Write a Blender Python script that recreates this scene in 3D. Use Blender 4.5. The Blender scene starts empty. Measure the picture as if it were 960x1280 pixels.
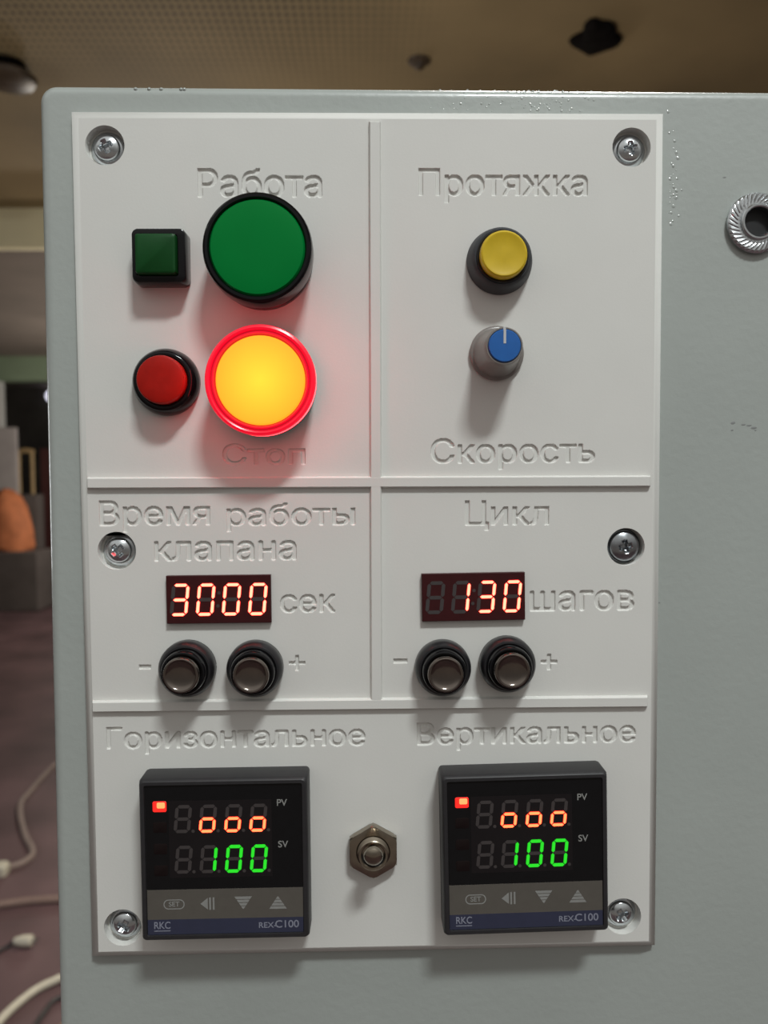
import bpy, bmesh, math, random
import numpy as np
from mathutils import Vector, Matrix
from mathutils.geometry import tessellate_polygon

S = bpy.context.scene
COL = S.collection
R_ = random.Random(7)
PI = math.pi

# ------------------------------------------------------------------ camera, world, light
# Panel frame in millimetres: x right, y up, z out of the white face (towards the viewer).
# World in metres: X = x, Z = 1.45 + y, Y = -z.
BASE_Z = 1.45
FPX, CX, CY = 960.0, 480.0, 640.0
ROT = np.array([[0.9997498006, -0.0066154720, 0.0213675378],
                [0.0075791111, 0.9989430082, -0.0453367790],
                [-0.0210450283, 0.0454873824, 0.9987432124]])
CAM = np.array([-1.384, 19.204, 224.0])


def W(x, y, z=0.0):
    return Vector((x * 1e-3, -z * 1e-3, BASE_Z + y * 1e-3))


cam_data = bpy.data.cameras.new('camera')
cam_data.sensor_fit = 'VERTICAL'
cam_data.sensor_height = 32.0
cam_data.lens = 24.0
cam_data.clip_start = 0.005
cam_data.clip_end = 100
cam_data.dof.use_dof = True
cam_data.dof.focus_distance = 0.222
cam_data.dof.aperture_fstop = 13.0
cam = bpy.data.objects.new('camera', cam_data)
COL.objects.link(cam)
cv = lambda v: Vector((v[0], -v[2], v[1]))
m = Matrix((cv(ROT[0]), cv(ROT[1]), cv(ROT[2]))).transposed().to_4x4()
m.translation = W(*CAM)
cam.matrix_world = m
S.camera = cam

S.view_settings.view_transform = 'Standard'
S.view_settings.look = 'None'
S.view_settings.gamma = 1.0
S.view_settings.use_curve_mapping = False
S.view_settings.exposure = 0.0

world = bpy.data.worlds.new('world')
S.world = world
world.use_nodes = True
bgn = world.node_tree.nodes['Background']
bgn.inputs[1].default_value = 0.50
# the unseen half of the hall: dim at eye level and below, brighter towards the lamps overhead
_wn = world.node_tree.nodes
_tc = _wn.new('ShaderNodeTexCoord')
_sp = _wn.new('ShaderNodeSeparateXYZ')
_mr = _wn.new('ShaderNodeMapRange')
_mr.inputs['From Min'].default_value = -1.0
_rp = _wn.new('ShaderNodeValToRGB')
_el = _rp.color_ramp.elements
_el[0].position, _el[0].color = 0.30, (0.36, 0.31, 0.27, 1)
_el[1].position, _el[1].color = 1.0, (1.25, 1.24, 1.20, 1)
for _p, _c in ((0.50, (0.34, 0.32, 0.30, 1)), (0.60, (0.52, 0.50, 0.47, 1)), (0.74, (1.05, 1.03, 0.98, 1))):
    _e = _el.new(_p)
    _e.color = _c
world.node_tree.links.new(_tc.outputs['Generated'], _sp.inputs[0])
world.node_tree.links.new(_sp.outputs['Z'], _mr.inputs['Value'])
world.node_tree.links.new(_mr.outputs[0], _rp.inputs['Fac'])
world.node_tree.links.new(_rp.outputs['Color'], bgn.inputs[0])


def area(name, loc, target, size, power, color, shape='DISK', size_y=None):
    d = bpy.data.lights.new(name, 'AREA')
    d.shape = shape
    d.size = size
    if size_y:
        d.size_y = size_y
    d.energy = power
    d.color = color
    o = bpy.data.objects.new(name, d)
    COL.objects.link(o)
    o.location = loc
    o.rotation_euler = (Vector(target) - Vector(loc)).to_track_quat('-Z', 'Y').to_euler()
    return o


area('ceiling_lamp_light', (0.40, -1.05, 3.05), (0.0, 0.0, 1.45), 0.36, 25.0, (0.95, 1.0, 0.99), 'RECTANGLE', 0.14)
area('rear_ceiling_lamp_light', (0.46, 1.0, 3.15), (0.46, 1.0, 0.0), 0.45, 34.0, (1.0, 0.97, 0.92), 'RECTANGLE', 0.12)
area('left_edge_fill', (-3.5, 1.6, 1.55), (0.0, 1.6, 1.5), 0.35, 14.0, (0.95, 0.98, 1.0), 'RECTANGLE', 0.9)  # tall light added at left for the cabinet edge and background; no window there


def fill_point(name, loc, power, color, r=0.12):
    d = bpy.data.lights.new(name, 'POINT')
    d.energy = power
    d.color = color
    d.shadow_soft_size = r
    o = bpy.data.objects.new(name, d)
    COL.objects.link(o)
    o.location = loc


fill_point('room_fill_near', (-0.15, 2.5, 1.22), 48.0, (1.0, 0.90, 0.74))  # three unseen fills added behind the cabinet to brighten the background
fill_point('room_fill_middle', (-1.5, 5.6, 1.75), 26.0, (1.0, 0.88, 0.74))
fill_point('room_fill_far', (-2.1, 7.9, 1.7), 92.0, (1.0, 0.93, 0.84))


# ------------------------------------------------------------------ pixel -> place helpers (960x1280 frame)
def ray(px, py):
    d = np.array([(px - CX) / FPX, -(py - CY) / FPX, -1.0])
    return ROT.T @ d


def at(px, py, z=0.0):
    """point of the panel plane (mm) at height z seen at a pixel"""
    d = ray(px, py)
    t = (z - CAM[2]) / d[2]
    p = CAM + d * t
    return float(p[0]), float(p[1])


def far_at(px, py, Y=None, Z=None):
    """world point on the plane Y = const or Z = const"""
    d = ray(px, py)
    d = np.array([d[0], -d[2], d[1]])
    c = np.array(W(*CAM))
    t = (Y - c[1]) / d[1] if Y is not None else (Z - c[2]) / d[2]
    return Vector(c + d * t)


# ------------------------------------------------------------------ materials
def mat(name, color, rough=0.5, metal=0.0, spec=0.5, coat=0.0, emit=None, estr=0.0,
        var=0.05, vscale=400.0, bump=0.0, bscale=800.0, trans=0.0, sss=0.0, rvar=0.0):
    mm = bpy.data.materials.new(name)
    mm.use_nodes = True
    nt = mm.node_tree
    b = nt.nodes['Principled BSDF']
    tc = nt.nodes.new('ShaderNodeTexCoord')
    b.inputs['Roughness'].default_value = rough
    b.inputs['Metallic'].default_value = metal
    b.inputs['Specular IOR Level'].default_value = spec
    b.inputs['Coat Weight'].default_value = coat
    b.inputs['Coat Roughness'].default_value = 0.06
    b.inputs['Transmission Weight'].default_value = trans
    n = nt.nodes.new('ShaderNodeTexNoise')
    n.inputs['Scale'].default_value = vscale
    n.inputs['Detail'].default_value = 4
    nt.links.new(tc.outputs['Object'], n.inputs['Vector'])
    r = nt.nodes.new('ShaderNodeValToRGB')
    r.color_ramp.elements[0].position = 0.3
    r.color_ramp.elements[1].position = 0.7
    r.color_ramp.elements[0].color = tuple(max(0, c * (1 - var)) for c in color) + (1,)
    r.color_ramp.elements[1].color = tuple(min(1, c * (1 + var)) for c in color) + (1,)
    nt.links.new(n.outputs['Fac'], r.inputs['Fac'])
    nt.links.new(r.outputs['Color'], b.inputs['Base Color'])
    if rvar:
        mr = nt.nodes.new('ShaderNodeMapRange')
        mr.inputs['To Min'].default_value = max(0, rough - rvar)
        mr.inputs['To Max'].default_value = min(1, rough + rvar)
        nt.links.new(n.outputs['Fac'], mr.inputs['Value'])
        nt.links.new(mr.outputs['Result'], b.inputs['Roughness'])
    if bump:
        n2 = nt.nodes.new('ShaderNodeTexNoise')
        n2.inputs['Scale'].default_value = bscale
        n2.inputs['Detail'].default_value = 3
        nt.links.new(tc.outputs['Object'], n2.inputs['Vector'])
        bp = nt.nodes.new('ShaderNodeBump')
        bp.inputs['Strength'].default_value = bump
        bp.inputs['Distance'].default_value = 0.0005
        nt.links.new(n2.outputs['Fac'], bp.inputs['Height'])
        nt.links.new(bp.outputs['Normal'], b.inputs['Normal'])
    if emit:
        b.inputs['Emission Color'].default_value = tuple(emit) + (1,)
        b.inputs['Emission Strength'].default_value = estr
    return mm


M = {}
M['white'] = mat('white_printed_plastic', (0.70, 0.695, 0.665), 0.55, spec=0.35, var=0.015, vscale=60, bump=0.05, bscale=1500)
M['grey_paint'] = mat('grey_green_powder_coat', (0.375, 0.405, 0.385), 0.34, spec=0.5, coat=0.6, var=0.03, vscale=25, bump=0.2, bscale=420)
M['scuff'] = mat('grey_scuff', (0.235, 0.245, 0.24), 0.6)
M['glint_paint'] = mat('glossy_grey_green_glint_paint', (0.375, 0.405, 0.385), 0.16, spec=0.5, coat=1.0, var=0.03)  # glossier copy of the cabinet paint so the added bumps glint
M['zinc'] = mat('zinc_plated_steel', (0.60, 0.63, 0.65), 0.19, 1.0, var=0.12, vscale=500, rvar=0.08)
M['zinc_dark'] = mat('darkened_zinc_steel', (0.36, 0.38, 0.40), 0.22, 1.0, var=0.15, vscale=500, rvar=0.08)
M['nickel'] = mat('nickel_plated_brass', (0.34, 0.295, 0.235), 0.22, 1.0, var=0.1, vscale=400, rvar=0.08)
M['chrome_dark'] = mat('dark_chrome', (0.20, 0.17, 0.15), 0.16, 1.0, var=0.08, vscale=200)
M['black'] = mat('black_plastic', (0.012, 0.012, 0.014), 0.33, var=0.1)
M['black_gloss'] = mat('glossy_black_plastic', (0.005, 0.005, 0.006), 0.12, spec=0.28, var=0.1)
M['black_soft'] = mat('dull_black_plastic', (0.020, 0.019, 0.021), 0.48, var=0.1)
M['slate'] = mat('slate_grey_rubber', (0.040, 0.043, 0.048), 0.55, var=0.1)
M['green_cap'] = mat('dark_green_plastic', (0.004, 0.058, 0.011), 0.42, spec=0.2, var=0.06)
M['green_lens'] = mat('green_lens_plastic', (0.0, 0.19, 0.034), 0.3, spec=0.12, var=0.03, vscale=90)
M['red_cap'] = mat('red_plastic', (0.36, 0.008, 0.004), 0.42, spec=0.2, var=0.08)
M['yellow_cap'] = mat('yellow_plastic', (0.62, 0.43, 0.012), 0.38, var=0.04)
M['blue_cap'] = mat('blue_plastic', (0.012, 0.115, 0.40), 0.4, var=0.05)
M['knob_grey'] = mat('grey_knob_plastic', (0.215, 0.195, 0.182), 0.3, var=0.06)
M['pointer'] = mat('pale_pointer_paint', (0.55, 0.55, 0.56), 0.5)
M['display_face'] = mat('dark_display_resin', (0.042, 0.007, 0.008), 0.4, spec=0.25, var=0.1)  # red in the base colour stands for the glow of the digits
M['seg_off'] = mat('unlit_segment', (0.050, 0.042, 0.042), 0.5)
M['seg_red'] = mat('lit_red_segment', (0.3, 0.02, 0.02), 0.5, emit=(1.0, 0.02, 0.022), estr=0.8)
M['seg_red_core'] = mat('lit_red_segment_core', (0.3, 0.02, 0.02), 0.5, emit=(1.0, 0.085, 0.05), estr=10.0)
M['seg_orange'] = mat('lit_orange_segment', (0.3, 0.02, 0.02), 0.5, emit=(1.0, 0.02, 0.012), estr=0.8)
M['seg_orange_core'] = mat('lit_orange_segment_core', (0.3, 0.02, 0.02), 0.5, emit=(1.0, 0.072, 0.022), estr=7.0)
M['seg_green'] = mat('lit_green_segment', (0.02, 0.3, 0.02), 0.5, emit=(0.008, 0.50, 0.010), estr=0.8)
M['seg_green_core'] = mat('lit_green_segment_core', (0.02, 0.3, 0.02), 0.5, emit=(0.012, 0.62, 0.012), estr=1.0)
M['led_red'] = mat('lit_red_indicator', (0.3, 0.01, 0.01), 0.4, emit=(1.0, 0.02, 0.012), estr=1.1)
M['led_off'] = mat('unlit_indicator', (0.010, 0.006, 0.006), 0.35, spec=0.2)
M['screen'] = mat('dark_tinted_screen', (0.011, 0.009, 0.010), 0.3, spec=0.25)
M['keypad'] = mat('brownish_grey_foil', (0.100, 0.090, 0.078), 0.5, spec=0.3, var=0.04)
M['blue_foil'] = mat('dark_blue_foil', (0.030, 0.034, 0.066), 0.45, var=0.04)
M['key_print'] = mat('pale_grey_print', (0.25, 0.25, 0.24), 0.6)
M['logo_print'] = mat('lilac_grey_print', (0.22, 0.23, 0.29), 0.6)
M['red_ring'] = mat('glowing_red_bezel', (0.5, 0.005, 0.02), 0.25, emit=(1.0, 0.004, 0.028), estr=0.72)
M['red_skirt'] = mat('dark_red_skirt', (0.10, 0.03, 0.025), 0.35)
M['red_side'] = mat('glowing_red_rim_side', (0.5, 0.01, 0.02), 0.25, emit=(1.0, 0.035, 0.045), estr=7.5)
M['red_groove'] = mat('deep_red_groove', (0.4, 0.003, 0.012), 0.2, emit=(1.0, 0.004, 0.03), estr=0.38)
M['hole'] = mat('bore_shade', (0.006, 0.006, 0.007), 0.6)  # near-black colour puts in the shade down the bores


def lens_mat():
    mm = mat('glowing_amber_lens', (0.4, 0.12, 0.01), 0.25)
    nt = mm.node_tree
    b = nt.nodes['Principled BSDF']
    tc = nt.nodes.new('ShaderNodeTexCoord')
    vl = nt.nodes.new('ShaderNodeVectorMath')
    vl.operation = 'LENGTH'
    nt.links.new(tc.outputs['Object'], vl.inputs[0])
    mr = nt.nodes.new('ShaderNodeMapRange')
    mr.inputs['From Min'].default_value = 0.0
    mr.inputs['From Max'].default_value = 0.0135
    r = nt.nodes.new('ShaderNodeValToRGB')
    r.color_ramp.elements[0].color = (1.0, 0.78, 0.045, 1)
    r.color_ramp.elements[1].color = (1.0, 0.40, 0.018, 1)
    nt.links.new(vl.outputs['Value'], mr.inputs['Value'])
    nt.links.new(mr.outputs['Result'], r.inputs['Fac'])
    nt.links.new(r.outputs['Color'], b.inputs['Emission Color'])
    b.inputs['Emission Strength'].default_value = 0.97
    return mm


M['amber_lens'] = lens_mat()


# ------------------------------------------------------------------ mesh building (panel millimetres)
class MB:
    def __init__(self):
        self.v, self.f, self.s, self.mi = [], [], [], []

    def add(self, verts, faces, smooth=True, mi=0):
        o = len(self.v)
        self.v += [tuple(p) for p in verts]
        for f in faces:
            self.f.append([i + o for i in f])
            self.s.append(smooth)
            self.mi.append(mi)

    def rings(self, rings, close_top=True, close_bottom=False, smooth=True, mi=0):
        """rings: lists of the same number of (x,y,z), counter-clockwise seen from +z, bottom to top"""
        n = len(rings[0])
        v = [p for r in rings for p in r]
        f = []
        for k in range(len(rings) - 1):
            for i in range(n):
                j = (i + 1) % n
                f.append([k * n + i, k * n + j, (k + 1) * n + j, (k + 1) * n + i])
        if close_top:
            f.append([(len(rings) - 1) * n + i for i in range(n)])
        if close_bottom:
            f.append([n - 1 - i for i in range(n)])
        self.add(v, f, smooth, mi)

    def lathe(self, prof, n=64, cx=0, cy=0, mi=0, close_top=True, close_bottom=False, wob=None):
        rs = []
        for r, z in prof:
            rs.append([(cx + r * (wob(i, n, z) if wob else 1) * math.cos(2 * PI * i / n),
                        cy + r * (wob(i, n, z) if wob else 1) * math.sin(2 * PI * i / n), z) for i in range(n)])
        self.rings(rs, close_top, close_bottom, True, mi)

    def box(self, x0, x1, y0, y1, z0, z1, b=0.0, mi=0):
        """box rising from z0 to z1 with a chamfered front edge b"""
        rr = lambda i, z: [(x0 + i, y0 + i, z), (x1 - i, y0 + i, z), (x1 - i, y1 - i, z), (x0 + i, y1 - i, z)]
        rs = [rr(0, z0), rr(0, z1 - b), rr(b, z1)] if b else [rr(0, z0), rr(0, z1)]
        self.rings(rs, True, True, True, mi)

    def poly(self, pts, z0, z1, mi=0):
        self.rings([[(x, y, z0) for x, y in pts], [(x, y, z1) for x, y in pts]], True, True, False, mi)

    def build(self, name, mats, parent=None, world_coords=False, angle=32):
        me = bpy.data.meshes.new(name)
        if world_coords:
            co = self.v
        else:
            co = [(x * 1e-3, -z * 1e-3, y * 1e-3) for x, y, z in self.v]
        me.from_pydata(co, [], self.f)
        if not isinstance(mats, (list, tuple)):
            mats = [mats]
        for q in mats:
            me.materials.append(q)
        me.polygons.foreach_set('use_smooth', self.s)
        me.polygons.foreach_set('material_index', self.mi)
        me.update()
        me.set_sharp_from_angle(angle=math.radians(angle))
        o = bpy.data.objects.new(name, me)
        COL.objects.link(o)
        if parent:
            o.parent = parent
        return o


def rrect(w, h, r, z, cx=0, cy=0, n=6):
    p = []
    for sx, sy, a0 in ((1, -1, -PI / 2), (1, 1, 0), (-1, 1, PI / 2), (-1, -1, PI)):
        for k in range(n + 1):
            a = a0 + PI / 2 * k / n
            p.append((cx + sx * (w / 2 - r) + r * math.cos(a), cy + sy * (h / 2 - r) + r * math.sin(a), z))
    return p


def tag(o, label, cat, group=None, kind=None):
    o['label'] = label
    o['category'] = cat
    if group:
        o['group'] = group
    if kind:
        o['kind'] = kind
    return o


def thing(name, label, cat, x, y, z=0.0, rot=0.0, group=None):
    o = bpy.data.objects.new(name, None)
    o.empty_display_size = 0.01
    COL.objects.link(o)
    o.location = W(x, y, z)
    o.rotation_euler = (0, -math.radians(rot), 0)   # counter-clockwise as seen from the front
    return tag(o, label, cat, group)


def copy_thing(src, name, label, x, y, z=0.0, rot=0.0):
    r = src.copy()
    COL.objects.link(r)
    r.location = W(x, y, z)
    r.rotation_euler = (0, -math.radians(rot), 0)
    r['label'] = label
    for ch in list(src.children):
        c = ch.copy()
        COL.objects.link(c)
        c.parent = r
        for g in list(ch.children):
            d = g.copy()
            COL.objects.link(d)
            d.parent = c
    return r


# ------------------------------------------------------------------ glyph outlines
def glyph_polys(text):
    cu = bpy.data.curves.new('glyphs', 'FONT')
    cu.body = text
    o = bpy.data.objects.new('glyphs', cu)
    COL.objects.link(o)
    dg = bpy.context.evaluated_depsgraph_get()
    c = o.to_curve(dg)
    polys = []
    for s in c.splines:
        pts = []
        bps = list(s.bezier_points)
        for a, b in zip(bps, bps[1:] + bps[:1]):
            p0, p1, p2, p3 = [np.array(q[:2]) for q in (a.co, a.handle_right, b.handle_left, b.co)]
            for k in range(8):
                t = k / 8
                pts.append((1 - t) ** 3 * p0 + 3 * t * (1 - t) ** 2 * p1 + 3 * t * t * (1 - t) * p2 + t ** 3 * p3)
        polys.append(np.array(pts))
    o.to_curve_clear()
    bpy.data.objects.remove(o)
    bpy.data.curves.remove(cu)
    return polys


def engraving(mb, text, px0, px1, pbase, ptop, depth=0.56, g=0.17, bold=0.46):
    """a dense patch of the white face with the text cut into it; returns its rectangle"""
    x0, yb = at(px0, pbase)
    x1, _ = at(px1, pbase)
    _, yt = at((px0 + px1) / 2, ptop)
    yb = at((px0 + px1) / 2, pbase)[1]
    polys = glyph_polys(text)
    first = glyph_polys(text[0])
    fm = max(p[:, 1].max() for p in first)
    if text in '-+':
        lo = min(p[:, 1].min() for p in first)
        allp = np.vstack(polys)
        sy = (yt - yb) / (fm - lo)
        oy = yb - lo * sy
    else:
        allp = np.vstack(polys)
        sy = (yt - yb) / fm
        oy = yb
    sx = (x1 - x0) / (allp[:, 0].max() - allp[:, 0].min())
    polys = [np.stack([(p[:, 0] - allp[:, 0].min()) * sx + x0, p[:, 1] * sy + oy], 1) for p in polys]
    allp = np.vstack(polys)
    mg = 0.9
    ax0, ax1 = allp[:, 0].min() - mg, allp[:, 0].max() + mg
    ay0, ay1 = allp[:, 1].min() - mg, allp[:, 1].max() + mg
    nx, ny = int((ax1 - ax0) / g) + 1, int((ay1 - ay0) / g) + 1
    ss = 4
    NX, NY = nx * ss, ny * ss
    dx, dy = (ax1 - ax0) / NX, (ay1 - ay0) / NY
    diff = np.zeros((NY, NX + 1))
    for p in polys:
        q = np.roll(p, -1, axis=0)
        for (xa, ya), (xb, yb2) in zip(p, q):
            if ya == yb2:
                continue
            s, (xl, yl), (xh, yh) = (1, (xa, ya), (xb, yb2)) if ya < yb2 else (-1, (xb, yb2), (xa, ya))
            r0 = int(math.ceil((yl - ay0) / dy - 0.5))
            r1 = int(math.ceil((yh - ay0) / dy - 0.5))
            for r in range(max(r0, 0), min(r1, NY)):
                y = ay0 + (r + 0.5) * dy
                x = xl + (xh - xl) * (y - yl) / (yh - yl)
                c = int(math.ceil((x - ax0) / dx - 0.5))
                diff[r, min(max(c, 0), NX)] += s
    mask = (np.cumsum(diff, 1)[:, :NX] != 0).astype(float)
    mask = np.pad(mask, ((ss // 2, ss // 2 + 1), (ss // 2, ss // 2 + 1)))

    def box(a, k, axis):
        c = np.cumsum(np.insert(a, 0, 0, axis=axis), axis=axis)
        n = a.shape[axis]
        hi = np.clip(np.arange(n) + k + 1, 0, n)
        lo_ = np.clip(np.arange(n) - k, 0, n)
        return (np.take(c, hi, axis) - np.take(c, lo_, axis)) / (2 * k + 1)
    mask = (box(box(mask, 4, 0), 4, 1) > 0.16).astype(float)
    for _ in range(2):
        mask = box(box(mask, 2, 0), 2, 1)
    grid = mask[ss // 2::ss, ss // 2::ss][:ny + 1, :nx + 1]
    grid = np.pad(grid, ((0, max(0, ny + 1 - grid.shape[0])), (0, max(0, nx + 1 - grid.shape[1]))))
    t = np.clip((grid - (bold - 0.28)) / 0.5, 0, 1)
    z = -depth * t * t * (3 - 2 * t)
    z[0, :] = z[-1, :] = 0
    z[:, 0] = z[:, -1] = 0
    xs = np.linspace(ax0, ax1, nx + 1)
    ys = np.linspace(ay0, ay1, ny + 1)
    V = [(xs[i], ys[j], z[j, i]) for j in range(ny + 1) for i in range(nx + 1)]
    w = nx + 1
    F = [[j * w + i, j * w + i + 1, (j + 1) * w + i + 1, (j + 1) * w + i] for j in range(ny) for i in range(nx)]
    mb.add(V, F, True)
    return [(ax0, ay0), (ax1, ay0), (ax1, ay1), (ax0, ay1)]


# ------------------------------------------------------------------ the room behind (structure)
CEIL_HI, CEIL_LO, STEP_Y, FAR_Y = 3.21, 2.96, 4.84, 9.3


def wbox(name, lo, hi, material, parent=None, kind='structure'):
    b = MB()
    x0, y0, z0 = lo
    x1, y1, z1 = hi
    v = [(x0, y0, z0), (x1, y0, z0), (x1, y1, z0), (x0, y1, z0), (x0, y0, z1), (x1, y0, z1), (x1, y1, z1), (x0, y1, z1)]
    b.add(v, [[3, 2, 1, 0], [4, 5, 6, 7], [0, 1, 5, 4], [1, 2, 6, 5], [2, 3, 7, 6], [3, 0, 4, 7]], False)
    o = b.build(name, material, parent, True)
    if kind and not parent:
        o['kind'] = kind
    return o


def ceiling_mat():
    mm = mat('perforated_brown_ceiling', (0.235, 0.178, 0.094), 0.7, var=0.25, vscale=1.3)
    nt = mm.node_tree
    b = nt.nodes['Principled BSDF']
    old = b.inputs['Base Color'].links[0].from_socket
    tc = nt.nodes.new('ShaderNodeTexCoord')
    sep = nt.nodes.new('ShaderNodeSeparateXYZ')
    nt.links.new(tc.outputs['Object'], sep.inputs[0])

    def sine(sock, k):
        a = nt.nodes.new('ShaderNodeMath'); a.operation = 'MULTIPLY'; a.inputs[1].default_value = k
        nt.links.new(sock, a.inputs[0])
        s = nt.nodes.new('ShaderNodeMath'); s.operation = 'SINE'
        nt.links.new(a.outputs[0], s.inputs[0])
        return s.outputs[0]
    sx = sine(sep.outputs['X'], 2 * PI / 0.030)
    sy = sine(sep.outputs['Y'], 2 * PI / 0.045)
    ad = nt.nodes.new('ShaderNodeMath'); ad.operation = 'ADD'
    nt.links.new(sx, ad.inputs[0]); nt.links.new(sy, ad.inputs[1])
    # the holes fade out where the plain sheets begin (further into the room)
    mr = nt.nodes.new('ShaderNodeMapRange')
    mr.inputs['From Min'].default_value = 0.2
    mr.inputs['From Max'].default_value = 1.2
    nt.links.new(ad.outputs[0], mr.inputs['Value'])
    fade = nt.nodes.new('ShaderNodeMapRange')
    fade.inputs['From Min'].default_value = 3.45
    fade.inputs['From Max'].default_value = 2.75
    nt.links.new(sep.outputs['Y'], fade.inputs['Value'])
    fx = nt.nodes.new('ShaderNodeMapRange')
    fx.inputs['From Min'].default_value = 0.35
    fx.inputs['From Max'].default_value = -0.3
    nt.links.new(sep.outputs['X'], fx.inputs['Value'])
    mu = nt.nodes.new('ShaderNodeMath'); mu.operation = 'MULTIPLY'
    nt.links.new(mr.outputs[0], mu.inputs[0]); nt.links.new(fade.outputs[0], mu.inputs[1])
    mu2 = nt.nodes.new('ShaderNodeMath'); mu2.operation = 'MULTIPLY'
    nt.links.new(mu.outputs[0], mu2.inputs[0]); nt.links.new(fx.outputs[0], mu2.inputs[1])
    mx = nt.nodes.new('ShaderNodeMix'); mx.data_type = 'RGBA'
    nt.links.new(mu2.outputs[0], mx.inputs['Factor'])
    nt.links.new(old, mx.inputs['A'])
    mx.inputs['B'].default_value = (0.05, 0.04, 0.025, 1)
    nt.links.new(mx.outputs['Result'], b.inputs['Base Color'])
    return mm


def floor_mat():
    mm = mat('worn_maroon_floor', (0.105, 0.062, 0.066), 0.55, var=0.35, vscale=2.5)
    return mm


RM = {
    'ceil': ceiling_mat(),
    'ceil_lo': mat('grey_plaster', (0.19, 0.16, 0.135), 0.8, var=0.2, vscale=1.0),
    'band': mat('cream_band_paint', (0.85, 0.80, 0.55), 0.7, var=0.06, vscale=3),
    'floor': floor_mat(),
    'wall': mat('dull_wall_paint', (0.22, 0.19, 0.16), 0.8, var=0.15, vscale=1.5),
    'lintel': mat('faded_green_paint', (0.25, 0.33, 0.22), 0.7, var=0.1, vscale=3),
    'dark': mat('dark_room_paint', (0.05, 0.045, 0.04), 0.8, var=0.3, vscale=2),
    'maroon': mat('dark_red_door_paint', (0.055, 0.014, 0.012), 0.6, var=0.2, vscale=3),
    'step': mat('maroon_threshold', (0.075, 0.045, 0.047), 0.6, var=0.2, vscale=3),
    'whitep': mat('white_door_paint', (0.62, 0.62, 0.60), 0.6),
    'wood': mat('pale_wood', (0.36, 0.25, 0.12), 0.6, var=0.2, vscale=20),
    'orange': mat('orange_cloth', (0.50, 0.165, 0.065), 0.8, var=0.2, vscale=9),
    'greybox': mat('grey_carton', (0.10, 0.085, 0.078), 0.8, var=0.15, vscale=4),
    'palebox': mat('pale_grey_carton', (0.40, 0.37, 0.36), 0.8, var=0.1, vscale=4),
    'cream': mat('cream_cable_sheath', (0.52, 0.49, 0.40), 0.5, var=0.06, vscale=20),
    'greycable': mat('dusty_grey_cable_sheath', (0.24, 0.185, 0.165), 0.6, var=0.1, vscale=20),
    'brown': mat('brown_hose_rubber', (0.20, 0.135, 0.115), 0.6, var=0.1, vscale=20),
    'blackc': mat('black_cable_sheath', (0.02, 0.018, 0.02), 0.5),
    'nearblack': mat('near_black_matte', (0.007, 0.006, 0.006), 0.85, spec=0.08, var=0.3, vscale=20),  # near-black for the darkness of the ceiling hole, also the lamp base
    'glassdark': mat('dusty_brown_glass', (0.05, 0.035, 0.022), 0.4, var=0.3, vscale=20),
    'bulb': mat('lit_far_bulb', (0.8, 0.8, 0.9), 0.4, emit=(0.85, 0.85, 1.0), estr=1.3),
}

XL, XR = -6.0, 4.6
wbox('floor', (XL, -2.2, -0.1), (XR, 12.5, 0.0), RM['floor'])
wbox('ceiling', (XL, -0.2, CEIL_HI), (XR, STEP_Y, CEIL_HI + 0.1), RM['ceil'])
wbox('ceiling_far', (XL, STEP_Y + 0.06, CEIL_LO), (XR, 12.5, CEIL_LO + 0.1), RM['ceil_lo'])
wbox('trim_1', (XL, STEP_Y, CEIL_LO - 0.002), (XR, STEP_Y + 0.06, CEIL_HI), RM['band'])
wbox('wall_left', (XL - 0.1, -0.2, 0), (XL, 12.5, CEIL_HI), RM['wall'])
wbox('wall_right', (XR, -0.2, 0), (XR + 0.1, 12.5, CEIL_HI), RM['wall'])
# far wall with a wide gateway under a green lintel, a dim room beyond
gx0, gx1 = far_at(2, 600, Y=FAR_Y).x, far_at(330, 600, Y=FAR_Y).x
zl0, zl1 = far_at(30, 476, Y=FAR_Y).z, far_at(30, 446, Y=FAR_Y).z
wbox('wall_far_left', (XL, FAR_Y, 0), (gx0 - 0.10, FAR_Y + 0.15, CEIL_LO), RM['wall'])
wbox('wall_far_right', (gx1 + 0.10, FAR_Y, 0), (XR, FAR_Y + 0.15, CEIL_LO), RM['wall'])
wbox('trim_2', (gx0 - 0.10, FAR_Y - 0.05, zl0), (gx1 + 0.10, FAR_Y + 0.15, CEIL_LO), RM['lintel'])
wbox('trim_3', (gx0 - 0.10, FAR_Y - 0.04, 0), (gx0, FAR_Y + 0.15, zl0), RM['whitep'])
wbox('trim_4', (gx1, FAR_Y - 0.04, 0), (gx1 + 0.10, FAR_Y + 0.15, zl0), RM['whitep'])
wbox('trim_5', (gx0, FAR_Y - 0.25, 0.0), (gx1, FAR_Y + 0.15, 0.13), RM['step'])
wbox('wall_back', (XL, 12.4, 0), (XR, 12.5, CEIL_LO), RM['dark'])


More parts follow.
